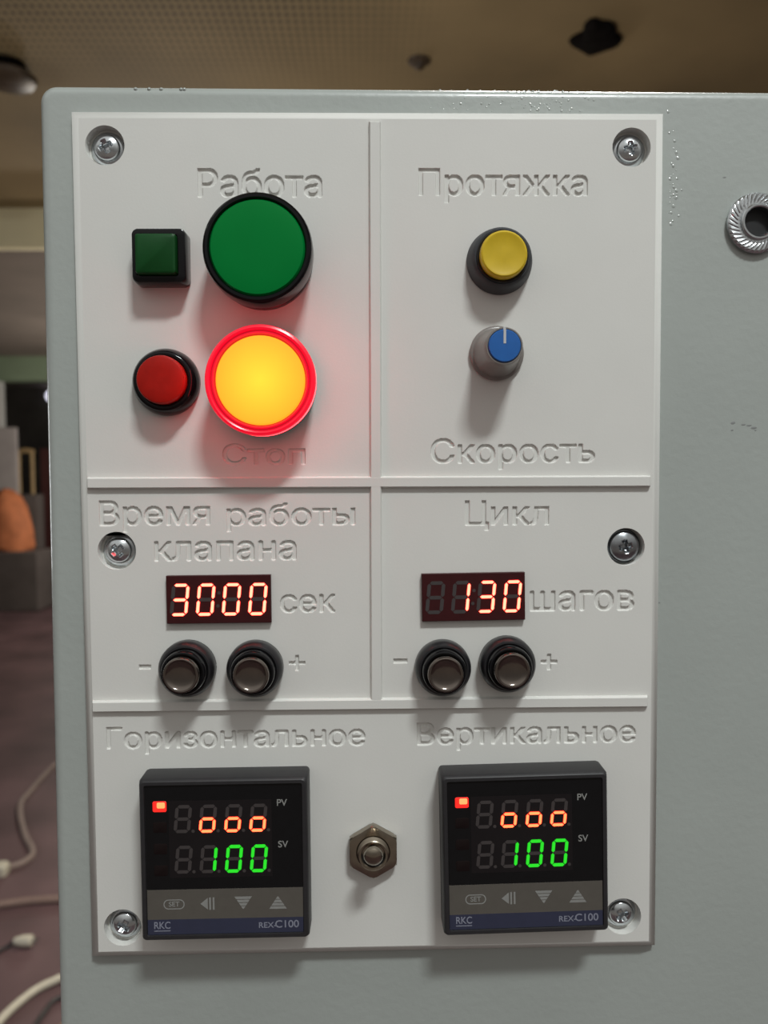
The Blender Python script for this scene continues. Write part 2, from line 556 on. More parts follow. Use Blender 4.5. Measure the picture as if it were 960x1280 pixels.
def wtube(name, pts, r, material, parent=None, n=10):
    """a round cable through world points, smoothed"""
    P = [Vector(p) for p in pts]
    C = []
    for i in range(len(P) - 1):
        p0, p1, p2, p3 = P[max(i - 1, 0)], P[i], P[i + 1], P[min(i + 2, len(P) - 1)]
        for k in range(8):
            t = k / 8
            C.append(0.5 * ((2 * p1) + (p2 - p0) * t + (2 * p0 - 5 * p1 + 4 * p2 - p3) * t * t + (3 * p1 - p0 - 3 * p2 + p3) * t ** 3))
    C.append(P[-1])
    b = MB()
    rs = []
    for i, c in enumerate(C):
        d = (C[min(i + 1, len(C) - 1)] - C[max(i - 1, 0)]).normalized()
        u = d.cross(Vector((0, 0, 1)))
        u = u.normalized() if u.length > 1e-4 else Vector((1, 0, 0))
        w = u.cross(d)
        rs.append([tuple(c + r * (math.cos(2 * PI * k / n) * u + math.sin(2 * PI * k / n) * w)) for k in range(n)])
    b.rings(rs, True, True)
    return b.build(name, material, parent, True)


# ------------------------------------------------------------------ things far behind
def carton(name, label, cat, px0, px1, py0, py1, Y, depth, material, floor=True):
    a, c = far_at(px0, py1, Y=Y), far_at(px1, py0, Y=Y)
    z0 = 0.0 if floor else a.z
    root = bpy.data.objects.new(name, None)
    COL.objects.link(root)
    root.location = ((a.x + c.x) / 2, Y + depth / 2, z0)
    w, h = c.x - a.x, c.z - z0
    b = MB()
    rs = [[(x, y, z) for x, y, _ in rrect(w - 2 * i, depth - 2 * i, 0.012, 0)] for i, z in ((0.012, 0), (0, 0.012), (0, h - 0.012), (0.012, h))]
    b.rings(rs, True, True)
    b.build('body', material, root, True)
    b = MB()
    for s in (-1, 1):
        b.add([(s * w * .02 - .004, -depth / 2 - .003, h * .05), (s * w * .02 + .004, -depth / 2 - .003, h * .05),
               (s * w * .02 + .004, -depth / 2 - .003, h * .95), (s * w * .02 - .004, -depth / 2 - .003, h * .95)], [[0, 1, 2, 3]])
    b.build('lid', material, root, True) if False else None
    tag(root, label, cat)
    return root, (a.x, c.x, z0 + h)


def simple(name, label, cat, b, material, loc):
    o = b.build(name, material, None, True)
    o.location = loc
    return tag(o, label, cat)


_, BOX = carton('storage_box', 'dark grey storage box on the floor under the orange cloth, far left', 'box', -14, 46, 690, 742, 8.35, 0.5, RM['greybox'])
carton('cupboard', 'narrow brown-grey cupboard beside the orange cloth in the far gateway', 'cupboard', 25, 47, 618, 742, 8.87, 0.18, RM['greybox'])
carton('white_board', 'pale grey upright board behind the orange cloth, at the left frame edge', 'board', -8, 20, 534, 742, 9.0, 0.05, RM['palebox'])

# orange cloth bundle resting on the box
A = far_at(-14, 690, Y=8.6)
B = far_at(40, 614, Y=8.6)
b = MB()
rs = []
wd, hh = (B.x - A.x), (B.z - A.z)
for k, (zf, sc) in enumerate(((0, .9), (.06, 1.0), (.3, 1.03), (.52, 1.0), (.70, .88), (.85, .66), (.96, .34), (1.0, .05))):
    rs.append([((0.5 * wd * sc) * math.cos(t) * (1 + .07 * math.sin(5 * t + k)) - .06 * wd * zf * 1.5,
                0.19 * sc * math.sin(t) * (1 + .08 * math.sin(4 * t + 2 * k)), hh * zf * (1 + .03 * math.sin(3 * t)))
               for t in [2 * PI * i / 32 for i in range(32)]])
b.rings(rs, True, True)
simple('cloth_bundle', 'crumpled orange cloth bundle heaped on the dark grey box', 'cloth', b, RM['orange'],
       ((A.x + B.x) / 2, 8.6, BOX[2]))

# wooden chair frame: two posts, a top rail, in front of the gateway
c0, c1 = far_at(21, 563, Y=9.15), far_at(44, 640, Y=9.15)
root = bpy.data.objects.new('wooden_rack', None)
COL.objects.link(root)
root.location = ((c0.x + c1.x) / 2, 9.15, 0.13)
tag(root, 'pale wooden rack frame standing in the far gateway', 'rack')
hw, hz = (c1.x - c0.x) / 2, c0.z - 0.13
for s in (-1, 1):
    wtube('post', [(s * (hw - .02), 0, 0), (s * (hw - .02), 0, hz * .5), (s * (hw - .02), 0, hz)], 0.022, RM['wood'], root)
wtube('rail', [(-hw, 0, hz - .02), (0, 0, hz), (hw, 0, hz - .02)], 0.03, RM['wood'], root)
wtube('rail', [(-hw, 0, hz * .55), (0, 0, hz * .55), (hw, 0, hz * .55)], 0.02, RM['wood'], root)

# open dark red door leaf inside the gateway
d0, d1 = far_at(50, 560, Y=9.7), far_at(100, 560, Y=9.7)
root = bpy.data.objects.new('door_leaf', None)
COL.objects.link(root)
root.location = (d0.x, 9.7, 0.0)
root['kind'] = 'structure'
for nm, lo, hi, mm in (('panel', (0, 0, 0), (d1.x - d0.x, 0.04, 1.86), RM['maroon']),
                       ('rail', (0, -.012, .9), (d1.x - d0.x, 0, 1.02), RM['maroon'])):
    wbox(nm, lo, hi, mm, root)
root.name = 'door_1'
# far glowing bulb
p = far_at(64, 495, Y=12.3)
root = bpy.data.objects.new('wall_lamp', None)
COL.objects.link(root)
root.location = (p.x, 12.4, p.z)
tag(root, 'small white glowing lamp on the back wall of the dim far room', 'lamp')
ringy = lambda r, y: [(r * math.cos(2 * PI * i / 20), y, r * math.sin(2 * PI * i / 20)) for i in range(20)]
b = MB()
b.rings([ringy(.07, 0), ringy(.07, -.025), ringy(.04, -.03)], True, True)
b.build('base', RM['blackc'], root, True)
b = MB()
b.rings([ringy(.05, -.03), ringy(.085, -.05), ringy(.095, -.09), ringy(.07, -.13), ringy(.02, -.15)], True, True)
b.build('bulb', RM['bulb'], root, True)

# ceiling fittings, and a dark lump added in place of a ceiling hole
p = far_at(745, 42, Z=CEIL_HI)
b = MB()
rs = []
for z, s in ((0, 1.0), (-.012, 1.06), (-.03, .95), (-.04, .7)):
    rs.append([(.085 * s * math.cos(t) * (1 + .22 * math.sin(3 * t + .5) + .1 * math.sin(7 * t)),
                .10 * s * math.sin(t) * (1 + .15 * math.sin(2 * t) + .1 * math.sin(5 * t)), z) for t in [-2 * PI * i / 40 for i in range(40)]])
b.rings(rs, True, True)
simple('ceiling_hole_lump', 'ragged black lump standing in for a dark hole in the brown ceiling, above the right of the panel', 'ceiling hole', b, RM['nearblack'], p)
p = far_at(524, 76, Z=CEIL_HI)
b = MB()
rs = [[(r * math.cos(t), r * math.sin(t), z) for t in [-2 * PI * i / 24 for i in range(24)]] for r, z in
      ((.05, 0), (.045, -.008), (.026, -.014), (.02, -.03), (.01, -.036))]
b.rings(rs, True, True)
simple('ceiling_rose', 'small brown ceiling rose above the middle of the cabinet', 'ceiling rose', b, RM['glassdark'], p)
p = far_at(10, 80, Z=CEIL_HI)
root = bpy.data.objects.new('ceiling_lamp', None)
COL.objects.link(root)
root.location = p
tag(root, 'unlit dark brown glass ceiling lamp at the upper left frame edge', 'lamp')
b = MB()
b.rings([[(r * math.cos(t), r * math.sin(t), z) for t in [-2 * PI * i / 28 for i in range(28)]] for r, z in ((.07, 0), (.07, -.02), (.03, -.03))], True, True)
b.build('base', RM['nearblack'], root, True)
b = MB()
b.rings([[(r * math.cos(t), r * math.sin(t), z) for t in [-2 * PI * i / 28 for i in range(28)]] for r, z in
         ((.05, -.03), (.09, -.038), (.115, -.055), (.105, -.075), (.07, -.09), (.02, -.096))], True, True)
b.build('lamp_shade', RM['glassdark'], root, True)


def floor_pts(pxs, h=0.0):
    return [far_at(x, y, Z=h) for x, y in pxs]


tag(wtube('cable', floor_pts([(140, 905), (78, 948), (37, 990), (25, 1010), (31, 1043), (41, 1064), (31, 1077), (4, 1086), (-40, 1096)], .007), .0125,
          RM['greycable']), 'dusty grey cable snaking across the maroon floor', 'cable')
tag(wtube('hose', floor_pts([(-60, 1138), (0, 1131), (40, 1126), (90, 1123), (180, 1118)], .012), .0135, RM['brown']),
    'brown hose lying straight across the maroon floor', 'hose')
tag(wtube('cable', floor_pts([(-50, 1340), (0, 1276), (38, 1242), (66, 1227), (88, 1220), (150, 1212)], .012), .0115, RM['cream']),
    'thick cream cable curving over the floor at the lower left', 'cable')
tag(wtube('cable', floor_pts([(30, 1310), (46, 1279), (58, 1262), (66, 1252), (78, 1246), (100, 1236)], .006), .0075, RM['blackc']),
    'thin black cable running beside the thick cream cable', 'cable')
# white plug on a dark cord
p0 = far_at(30, 1176, Z=.018)
root = bpy.data.objects.new('power_plug', None)
COL.objects.link(root)
root.location = (p0.x, p0.y, 0)
tag(root, 'white plug on a dark cord lying on the maroon floor', 'plug')
b = MB()
b.rings([[(x, r * math.cos(2 * PI * i / 18), .018 + r * math.sin(2 * PI * i / 18)) for i in range(18)] for x, r in
         ((-.03, .009), (-.02, .013), (-.005, .017), (.022, .018), (.026, .015))], True, True)
b.build('plug_body', RM['cream'], root, True)
q = [v - Vector((p0.x, p0.y, 0)) for v in floor_pts([(22, 1178), (6, 1185), (-20, 1198), (-60, 1215)], .007)]
wtube('cord', [(-.03, 0, .018)] + q[1:], .006, RM['blackc'], root)
for s in (-1, 1):
    wtube('pin', [(.024, s * .008, .018), (.034, s * .008, .018), (.044, s * .008, .018)], .0028, M['zinc'], root)
# pale plug box at the end of the grey cable
p0 = far_at(-2, 1084, Z=.03)
b = MB()
b.rings([[(x, y, z) for x, y, _ in rrect(.07 - i, .05 - i, .012, 0)] for i, z in ((.006, 0), (0, .006), (0, .036), (.01, .044))], True, True)
simple('junction_box', 'pale junction box on the floor at the end of the grey cable', 'junction box', b, RM['cream'], (p0.x, p0.y, 0))
# wooden offcut below the cream cable
p0 = far_at(98, 1285, Z=0.0)
b = MB()
b.rings([[(x, y, z) for x, y, _ in rrect(.07 - i, .34 - i, .006, 0)] for i, z in ((.003, 0), (0, .003), (0, .022), (.004, .026))], True, True)
o = simple('wooden_offcut', 'pale wooden offcut on the floor beside the cabinet, lower left', 'wood', b, RM['wood'], (p0.x, p0.y, 0))
o.rotation_euler.z = -.2

# ------------------------------------------------------------------ the cabinet
FACE = -4.0
cl = at(65.5, 640, FACE - 3)[0]
ct = at(440, 111.5, FACE - 3)[1]
CW, CH, CD = 560.0, 620.0, 210.0
cab = bpy.data.objects.new('control_cabinet', None)
COL.objects.link(cab)
cab.location = W(cl, ct, FACE)
cab.rotation_euler = (0, math.radians(0.25), 0)
tag(cab, 'large grey-green painted steel cabinet carrying the white control panel', 'cabinet')
b = MB()
rs = []
br = 3.2
prof = [(0.8, -CD), (0, -CD + 0.8)] + [(br - br * math.cos(a), -br + br * math.sin(a)) for a in [PI / 2 * k / 8 for k in range(9)]]
for ins, z in prof:
    rs.append(rrect(CW - 2 * ins, CH - 2 * ins, max(5.0 - ins, 0.8), z, CW / 2, -CH / 2, 8))
b.rings(rs, True, True)
b.build('housing', M['grey_paint'], cab)
# paint bumps added to catch glints, over the front and along the top bend
b = MB()


def dome(b, x, y, z, r, h, n=16, up=False):
    rr = []
    for q, zz in ((1, 0), (.85, .28), (.7, .51), (.5, .75), (.3, .91), (.1, 1)):
        rr.append([(x + r * q * math.cos(2 * PI * i / n), y + (h * zz if up else r * q * math.sin(2 * PI * i / n)),
                    z + (-r * q * math.sin(2 * PI * i / n) if up else h * zz)) for i in range(n)])
    b.rings(rr, True, False)


def loc(px, py):
    x, y = at(px, py, FACE)
    return x - cl, y - ct


for k in range(46):
    x, y = loc(R_.gauss(836, 7), R_.gauss(222, 34))
    if x < at(829, 200, FACE)[0] - cl + 2:
        x += 3
    r = R_.uniform(.18, .6)
    dome(b, x, y, -.02, r, r * R_.uniform(.2, .3))
for k in range(60):
    x, y = loc(R_.gauss(655, 45), R_.uniform(118, 137))
    r = R_.uniform(.15, .45)
    dome(b, x, y, -.02, r, r * R_.uniform(.2, .3))
for k in range(46):
    x, _ = loc(R_.gauss(665, 42), 115)
    a = R_.uniform(.3, 1.3)
    dome(b, x, -br + br * math.sin(a) + 0, -br + br * math.cos(a) - .05, R_.uniform(.2, .5), R_.uniform(.08, .18))
for px in (169, 186, 201, 226, 230):
    x, _ = loc(px, 115)
    dome(b, x, -1.35, -.42, .55, .35)
bl = b.build('paint_glint_bumps', M['glint_paint'], cab)
bl['kind'] = 'stuff'

# dark scuffs on the right of the front
b = MB()
for px, py, r, q in ((918, 525, .45, 1.6), (917, 534, .3, 1.4), (931, 527, .28, 2.6), (938, 528, .3, 2.8), (944, 531, .42, 2.2), (946, 534, .2, 2.0),
                     (827, 750, .28, 1.0), (906, 218, .22, 2.5)):
    x, y = loc(px, py)
    b.rings([[(x + f * r * q * math.cos(2 * PI * i / 14) * (1 + .2 * math.sin(3 * i)), y + f * r * math.sin(2 * PI * i / 14) + .15 * r * math.cos(2 * PI * i / 14), z)
              for i in range(14)] for f, z in ((1, 0), (.8, .03))], True, False)
sc = b.build('scuff_marks', M['scuff'], cab)
sc['kind'] = 'stuff'

# ------------------------------------------------------------------ the white panel
pan = thing('control_board', 'white 3D-printed control panel with engraved Russian words on the grey cabinet', 'control panel', 0, 0, FACE)
fp = MB()
holes = []
TXT = [('Работа', 248, 402, 245.5, 211), ('Протяжка', 524, 734, 243.8, 211), ('Стоп', 279, 381, 580, 555),
       ('Скорость', 539.5, 743, 578, 548), ('Время', 125, 262, 656, 626), ('работы', 284, 443.5, 656, 635.5),
       ('клапана', 193.6, 370, 700, 677), ('сек', 351, 419, 765, 743.5), ('Цикл', 582, 685.5, 656, 626),
       ('шагов', 663, 792, 762.6, 739), ('Горизонтальное', 134, 456, 933.5, 907.5), ('Вертикальное', 522, 794, 929, 902.5),
       ('-', 174.5, 188, 836, 831.5), ('+', 362, 381, 838, 819.5), ('-', 492.5, 508.5, 828.5, 824), ('+', 676.5, 696, 837, 818)]
for t in TXT:
    holes.append(engraving(fp, *t))
PW, PH, CHW = 170.3, 248.0, 2.7
SCREWS = [(131, 181.5), (789.5, 184), (146, 688.5), (782.5, 683.5), (153.5, 1159.5), (778.5, 1145.5)]
SR, SD = 5.55, 3.3
spos = [at(x, y) for x, y in SCREWS]
NS = 48
for x, y in spos:
    holes.append([(x + SR * math.cos(2 * PI * i / NS), y + SR * math.sin(2 * PI * i / NS)) for i in range(NS)])
fw, fh = PW / 2 - CHW, PH / 2 - CHW
outer = [(-fw, -fh), (fw, -fh), (fw, fh), (-fw, fh)]
loops = [[Vector((x, y, 0)) for x, y in l] for l in [outer] + holes]
flat = [v for l in loops for v in l]
tris = tessellate_polygon(loops)
T = []
for tri in tris:
    a, b_, c = [flat[i] for i in tri]
    T.append(list(tri) if (b_ - a).cross(c - a).z > 0 else list(tri)[::-1])
fp.add([tuple(v) for v in flat], T, False)
sq = lambda w, h, z: [(-w, -h, z), (w, -h, z), (w, h, z), (-w, h, z)]
fp.rings([sq(PW / 2 - .15, PH / 2 - .15, FACE), sq(PW / 2, PH / 2, FACE + .3), sq(PW / 2, PH / 2, -2.3), sq(fw, fh, 0)], False, True)
for x, y in spos:
    c = lambda r, z: [(x + r * math.cos(-2 * PI * i / NS), y + r * math.sin(-2 * PI * i / NS), z) for i in range(NS)]
    fp.rings([c(SR, 0), c(SR - .05, -.25), c(SR - .05, -SD)], False, False)
    fp.add([(p[0], p[1], p[2]) for p in c(SR - .05, -SD)][::-1], [list(range(NS))], False)
fp.v = [(x, y, z - FACE) for x, y, z in fp.v]
fp.build('faceplate', M['white'], pan, angle=60)


def rib(x0, y0, x1, y1, w, h=1.25, s=0.45):
    """raised divider with bevelled flanks, from (x0,y0) to (x1,y1)"""
    b = MB()
    d = Vector((x1 - x0, y1 - y0, 0)).normalized()
    n = Vector((-d.y, d.x, 0))
    L = (Vector((x1, y1, 0)) - Vector((x0, y0, 0))).length

    def ring(i, z):
        a = Vector((x0, y0, 0)) + d * i
        e = a + d * (L - 2 * i)
        o = n * (w / 2 - i)
        return [tuple(a - o + Vector((0, 0, z))), tuple(e - o + Vector((0, 0, z))), tuple(e + o + Vector((0, 0, z))), tuple(a + o + Vector((0, 0, z)))]
    z0 = -FACE
    b.rings([ring(0, z0 - .01), ring(s * .5, z0 + h * .75), ring(s, z0 + h)], True, True)
    return b.build('divider_rib', M['white'], pan)


xa, ya = at(468.5, 153)
xb, yb = at(470.5, 883)
rib(xa, ya, xb, yb, 3.5)
for (p0, p1) in (((109.5, 604), (812.5, 601.5)), ((116, 882.5), (809, 876))):
    a, b2 = at(*p0), at(*p1)
    rib(a[0], a[1], b2[0], b2[1], 3.4, 1.28)


# ------------------------------------------------------------------ screws
def screw_head(r=4.7, h=2.3, rot=0.0):
    b = MB()
    nr, nt = 30, 96
    V, F = [], []
    for i in range(nr + 1):
        q = i / nr * r
        for k in range(nt):
            a = 2 * PI * k / nt
            x, y = q * math.cos(a), q * math.sin(a)
            t = q / r
            z = h * (1 - 0.55 * t ** 2.2)
            if t > .93:
                z -= (t - .93) / .07 * .35 * h
            # cross recess tapering to a point
            w = 0.78
            L = 2.05
            for u, v in ((x, y), (y, x)):
                if abs(v) < w and abs(u) < L:
                    dd = min((w - abs(v)) / .22, (L - abs(u)) / .9, 1.0)
                    z = min(z, z - 1.25 * dd if dd > 0 else z)
            V.append((x, y, z))
    for i in range(nr):
        for k in range(nt):
            j = (k + 1) % nt
            F.append([i * nt + k, (i + 1) * nt + k, (i + 1) * nt + j, i * nt + j])
    b.add(V, F)
    b.lathe([(r * .98, 0), (r, .2), (r, h * .28)], 96, close_top=False, close_bottom=True)
    return b


SLAB = ['shiny Phillips screw in the top left corner of the white panel',
        'shiny Phillips screw in the top right corner of the white panel',
        'glinting screw sunk beside the word below the red lamp, left of the 3000 display',
        'dark Phillips screw sunk right of the word above the 130 display',
        'bright screw at the lower left corner of the panel, half behind the controller',
        'bright screw at the lower right corner of the panel, beside the right controller']
for i, ((x, y), ro) in enumerate(zip(spos, (24, 8, 40, 12, 60, 33))):
    s = thing('panel_screw', SLAB[i], 'screw', x, y, -SD, ro, 'screws fixing the white panel')
    mm = M['zinc_dark'] if i == 3 else M['zinc']
    R0 = 4.85 if i != 3 else 5.25
    hb = screw_head(3.75 if i != 3 else 4.6, 2.3 if i != 3 else 2.5)
    w = MB()
    w.lathe([(R0, 0), (R0, .35), (R0 - .1, .5), (R0 - .55, .85), (3.6, .95)], 64, close_top=True, close_bottom=True)
    w.build('washer', mm, s)
    hb.v = [(a, b_, c + .9) for a, b_, c in hb.v]
    hb.build('head', mm, s)


# ------------------------------------------------------------------ buttons and lamps
def front(px, py, z):
    return at(px, py, z)


# green square button
x, y = front(198, 319, 6)
t = thing('square_button', 'dark green square push button in a black housing beside the green lamp', 'push button', x, y)
b = MB()
b.rings([rrect(14.9, 14.9, 1.6, 0), rrect(15.2, 15.2, 1.7, .4), rrect(15.0, 15.0, 1.7, 5.3), rrect(14.6, 14.6, 1.6, 5.8), rrect(13.8, 13.8, 1.3, 6.0),
         rrect(11.7, 11.5, .8, 6.0, -.4), rrect(11.5, 11.3, .8, 5.2, -.4)], True, True)
b.build('housing', M['black_gloss'], t)
b = MB()
b.rings([rrect(11.2, 11.0, .7, 5.1, -.4), rrect(11.2, 11.0, .7, 7.3, -.4), rrect(10.9, 10.7, .8, 7.8, -.4), rrect(10.0, 9.8, .8, 8.1, -.4)], True, True)
b.build('cap', M['green_cap'], t)

# green pilot lamp (unlit)
x, y = front(321, 308.5, 13)
t = thing('pilot_lamp', 'large round green lamp, unlit, in a black ring', 'indicator lamp', x, y, group='pair of large round lamps')
b = MB()
b.lathe([(13.8, 0), (14.3, .5), (14.4, 2.5), (13.6, 3.0), (13.6, 5.2)], 96, close_bottom=True)
b.build('body', M['black'], t)
b = MB()
b.lathe([(14.2, 5.0), (14.85, 5.6), (14.95, 11.3), (14.7, 12.4), (14.1, 13.0), (13.4, 13.0), (13.1, 12.6), (13.0, 11.8), (12.9, 11.4)], 96, close_bottom=True, close_top=True)
b.build('bezel', M['black_gloss'], t)
b = MB()
b.lathe([(12.9, 11.4), (12.95, 12.2), (12.5, 12.75), (11, 12.95), (7, 13.1), (3, 13.15)], 96, close_bottom=True)
b.build('lens', M['green_lens'], t)

# red pilot lamp (lit amber behind)
x, y = front(325, 475, 13)
t = thing('pilot_lamp', 'large round lit lamp glowing yellow in a red ring', 'indicator lamp', x, y, group='pair of large round lamps')
b = MB()
b.lathe([(13.8, 0), (14.3, .5), (14.4, 2.5), (13.6, 3.0), (13.6, 5.2)], 96, close_bottom=True)
b.build('body', M['black'], t)
b = MB()
b.lathe([(14.2, 5.0), (14.9, 5.4), (14.95, 9.2)], 96, close_bottom=True, close_top=False)
b.build('skirt', M['red_skirt'], t)
b = MB()
b.lathe([(14.95, 9.2), (15.1, 9.4), (15.15, 12.2)], 96, close_top=False, mi=2)
b.lathe([(15.15, 12.2), (14.9, 12.7), (14.3, 13.0), (13.9, 12.8), (13.7, 12.4)], 96, close_top=False)
b.lathe([(13.7, 12.4), (13.55, 12.0), (13.3, 12.0), (13.2, 12.4)], 96, close_top=False, mi=1)
b.lathe([(13.2, 12.4), (13.0, 12.8), (12.8, 12.8), (12.6, 12.4)], 96, close_top=False)
b.lathe([(12.6, 12.4), (12.4, 12.0), (12.2, 11.8)], 96, close_top=True, mi=1)
b.build('bezel', [M['red_ring'], M['red_groove'], M['red_side']], t)
b = MB()
b.lathe([(12.2, 0), (12.15, .5), (11.8, .85), (10, 1.0), (6, 1.1), (2, 1.15)], 96, close_bottom=True)
o = b.build('lens', M['amber_lens'], t)
o.location = (0, -.0118, 0)

# small red round button
x, y = front(200, 474, 8)
t = thing('round_button', 'small round red push button in a glossy black dome housing', 'push button', x, y)
b = MB()
b.lathe([(9.4, 0), (9.6, .4), (9.5, 1.8), (9.1, 3.2), (8.5, 4.4), (8.0, 4.9), (7.6, 5.0), (7.1, 4.9), (6.9, 4.2)], 80, close_bottom=True)
b.build('housing', M['black_gloss'], t)
b = MB()
b.lathe([(6.75, 4.1), (6.75, 7.2), (6.5, 7.8), (6.0, 8.0), (3, 8.05)], 64, close_bottom=True)
b.build('cap', M['red_cap'], t)

# yellow round button
x, y = front(630.4, 317, 8.4)
t = thing('round_button', 'round yellow push button in a dark grey tapered collar', 'push button', x, y)
b = MB()
b.lathe([(9.3, 0), (9.5, .4), (9.3, 1.5), (8.6, 4.2), (8.2, 5.2), (7.7, 5.6), (7.4, 5.5)], 80, close_bottom=True)
b.build('housing', M['slate'], t)
b = MB()
b.lathe([(7.4, 5.3), (7.4, 5.9), (7.2, 6.1), (6.9, 6.0), (6.8, 5.6)], 72, close_bottom=True)
b.build('collar', M['black'], t)
b = MB()
b.lathe([(6.6, 5.4), (6.65, 7.4), (6.45, 8.1), (6.0, 8.4), (5.4, 8.35), (5.1, 8.25), (2, 8.25)], 72, close_bottom=True)
b.build('cap', M['yellow_cap'], t)

# blue-capped rotary knob
x, y = front(631, 432, 14)
t = thing('rotary_knob', 'grey rotary knob with a blue cap and pointer line', 'knob', x, y)
b = MB()
b.lathe([(7.5, 0), (7.85, .5), (7.85, 1.1), (7.5, 1.5), (6.9, 1.7)], 80, close_bottom=True)
b.build('skirt', M['knob_grey'], t)
b = MB()
b.lathe([(7.0, 1.6), (6.75, 2.1), (6.3, 4.0), (5.8, 7.5), (5.4, 11.0), (5.15, 13.2), (4.95, 13.6), (4.65, 13.6), (4.5, 13.2)], 96, close_bottom=True)
b.build('body', M['knob_grey'], t)
b = MB()
b.lathe([(4.45, 13.1), (4.45, 13.7), (4.2, 14.0), (2, 14.05)], 64, close_bottom=True)
b.build('cap', M['blue_cap'], t)
b = MB()
b.box(-.35, .35, .6, 4.35, 13.95, 14.12)
b.box(-.35, .35, 4.3, 5.1, 13.4, 13.75)
b.build('pointer', M['pointer'], t)


# four black buttons with dark chrome caps
def chrome_button(label, px, py):
    x, y = front(px, py, 10.5)
    t = thing('round_button', label, 'push button', x, y, group='chrome-capped black push buttons')
    b = MB()
    b.lathe([(7.9, 0), (8.15, .4), (8.15, 3.2), (7.8, 4.4), (7.2, 5.1), (6.7, 5.2), (6.4, 4.8)], 80, close_bottom=True)
    b.build('housing', M['black'], t)
    b = MB()
    b.lathe([(6.35, 4.6), (6.35, 7.2), (6.1, 7.8), (5.7, 8.0), (5.4, 7.9), (5.3, 7.4)], 80, close_bottom=True)
    b.build('collar', M['black_gloss'], t)
    b = MB()
    b.lathe([(5.1, 7.0), (5.1, 9.9), (4.95, 10.35), (4.6, 10.5), (4.25, 10.4), (4.0, 10.1), (3, 9.75), (2, 9.55), (1, 9.45), (.3, 9.42)], 72, close_bottom=True)
    b.build('cap', M['chrome_dark'], t)
    return t


cb = chrome_button('black push button with dark chrome cap beside the minus sign under the lit 3000 display', 225.5, 845)
for lab, px, py in (('black push button with dark chrome cap beside the plus sign under the lit 3000 display', 313.3, 845),
                    ('black push button with dark chrome cap beside the minus sign under the lit 130 display', 557.3, 844),
                    ('black push button with dark chrome cap beside the plus sign under the lit 130 display', 640.8, 839)):
    xx, yy = front(px, py, 10.5)
    copy_thing(cb, 'round_button', lab, xx, yy)

# ------------------------------------------------------------------ seven-segment digits
SEGS = {'0': 'abcdef', '1': 'bc', '3': 'abcdg', 'o': 'cdeg', ' ': ''}


def digit(name, parent, cx, cy, z, w, h, t, slant, ch, lit, dot=False, raise_=0.12):
    """one digit: seven separate bars; lit ones use the second material"""
    b = MB()
    w2, h2, g = w / 2 - t / 2, h / 2 - t / 2, t * .12
    on = SEGS[ch]

    def bar(p, q, horiz, mi):
        (xa, ya), (xb, yb) = p, q
        e = t / 2
        if horiz:
            pts = [(xa + g, ya), (xa + g + e, ya - e), (xb - g - e, ya - e), (xb - g, ya), (xb - g - e, ya + e), (xa + g + e, ya + e)]
        else:
            pts = [(xa, ya + g), (xa + e, ya + g + e), (xa + e, yb - g - e), (xa, yb - g), (xa - e, yb - g - e), (xa - e, ya + g + e)]
        pts = [(cx + u + slant * v, cy + v) for u, v in pts]
        b.poly(pts, z, z + (raise_ if mi else .03), mi)
        if mi:
            mx, my = sum(p[0] for p in pts) / 6, sum(p[1] for p in pts) / 6
            ln, th = (xb - xa + yb - ya), t
            kl, kt = (ln - .26 * t) / ln, .76
            core = []
            for u, v in pts:
                dv = (v - my)
                du = (u - mx) - slant * dv
                du, dv = (du * kl, dv * kt) if horiz else (du * kt, dv * kl)
                core.append((mx + du + slant * dv, my + dv))
            b.poly(core, z + raise_, z + raise_ + .10, 2)
    L = {'a': ((-w2, h2), (w2, h2), 1), 'g': ((-w2, 0), (w2, 0), 1), 'd': ((-w2, -h2), (w2, -h2), 1),
         'f': ((-w2, 0), (-w2, h2), 0), 'b': ((w2, 0), (w2, h2), 0), 'e': ((-w2, -h2), (-w2, 0), 0), 'c': ((w2, -h2), (w2, 0), 0)}
    for k, (p, q, hz) in L.items():
        bar(p, q, hz, 1 if k in on else 0)
    if dot:
        px_, py_ = cx + w / 2 + t * .9 - slant * h2, cy - h2
        b.poly([(px_ + t * .5 * math.cos(2 * PI * i / 12), py_ + t * .5 * math.sin(2 * PI * i / 12)) for i in range(12)], z, z + .03, 0)
    return b.build(name, [M['seg_off'], M[lit], M[lit + '_core']], parent)


def led_display(label, pxc, pyc, text, dxs, rot):
    x, y = front(pxc, pyc, 1.6)
    t = thing('digit_display', label, 'LED display', x, y, 0, rot, 'four-digit LED displays')
    b = MB()
    b.box(-15.1, 15.1, -7.0, 7.0, 0, 1.6, .15)
    b.build('housing', M['display_face'], t)
    for ch, dx in zip(text, dxs):
        digit('digit', t, dx, 0, 1.6, 5.2, 9.6, 1.05, .10, ch, 'seg_red')
    b = MB()
    for yy in (-1.9, 1.9):
        b.poly([(-.05 + yy * .1 + .5 * math.cos(2 * PI * i / 14), yy + .5 * math.sin(2 * PI * i / 14)) for i in range(14)], 1.6, 1.64)
    b.build('colon', M['seg_off'], t)
    return t


led_display('four-digit red display reading 3000 in the left compartment', 273.3, 749.3, '3000', (-11.2, -3.7, 3.75, 11.35), .1)
led_display('four-digit red display reading 130 in the right compartment', 592, 746.2, ' 130', (-11.2, -3.7, 3.75, 11.35), .5)


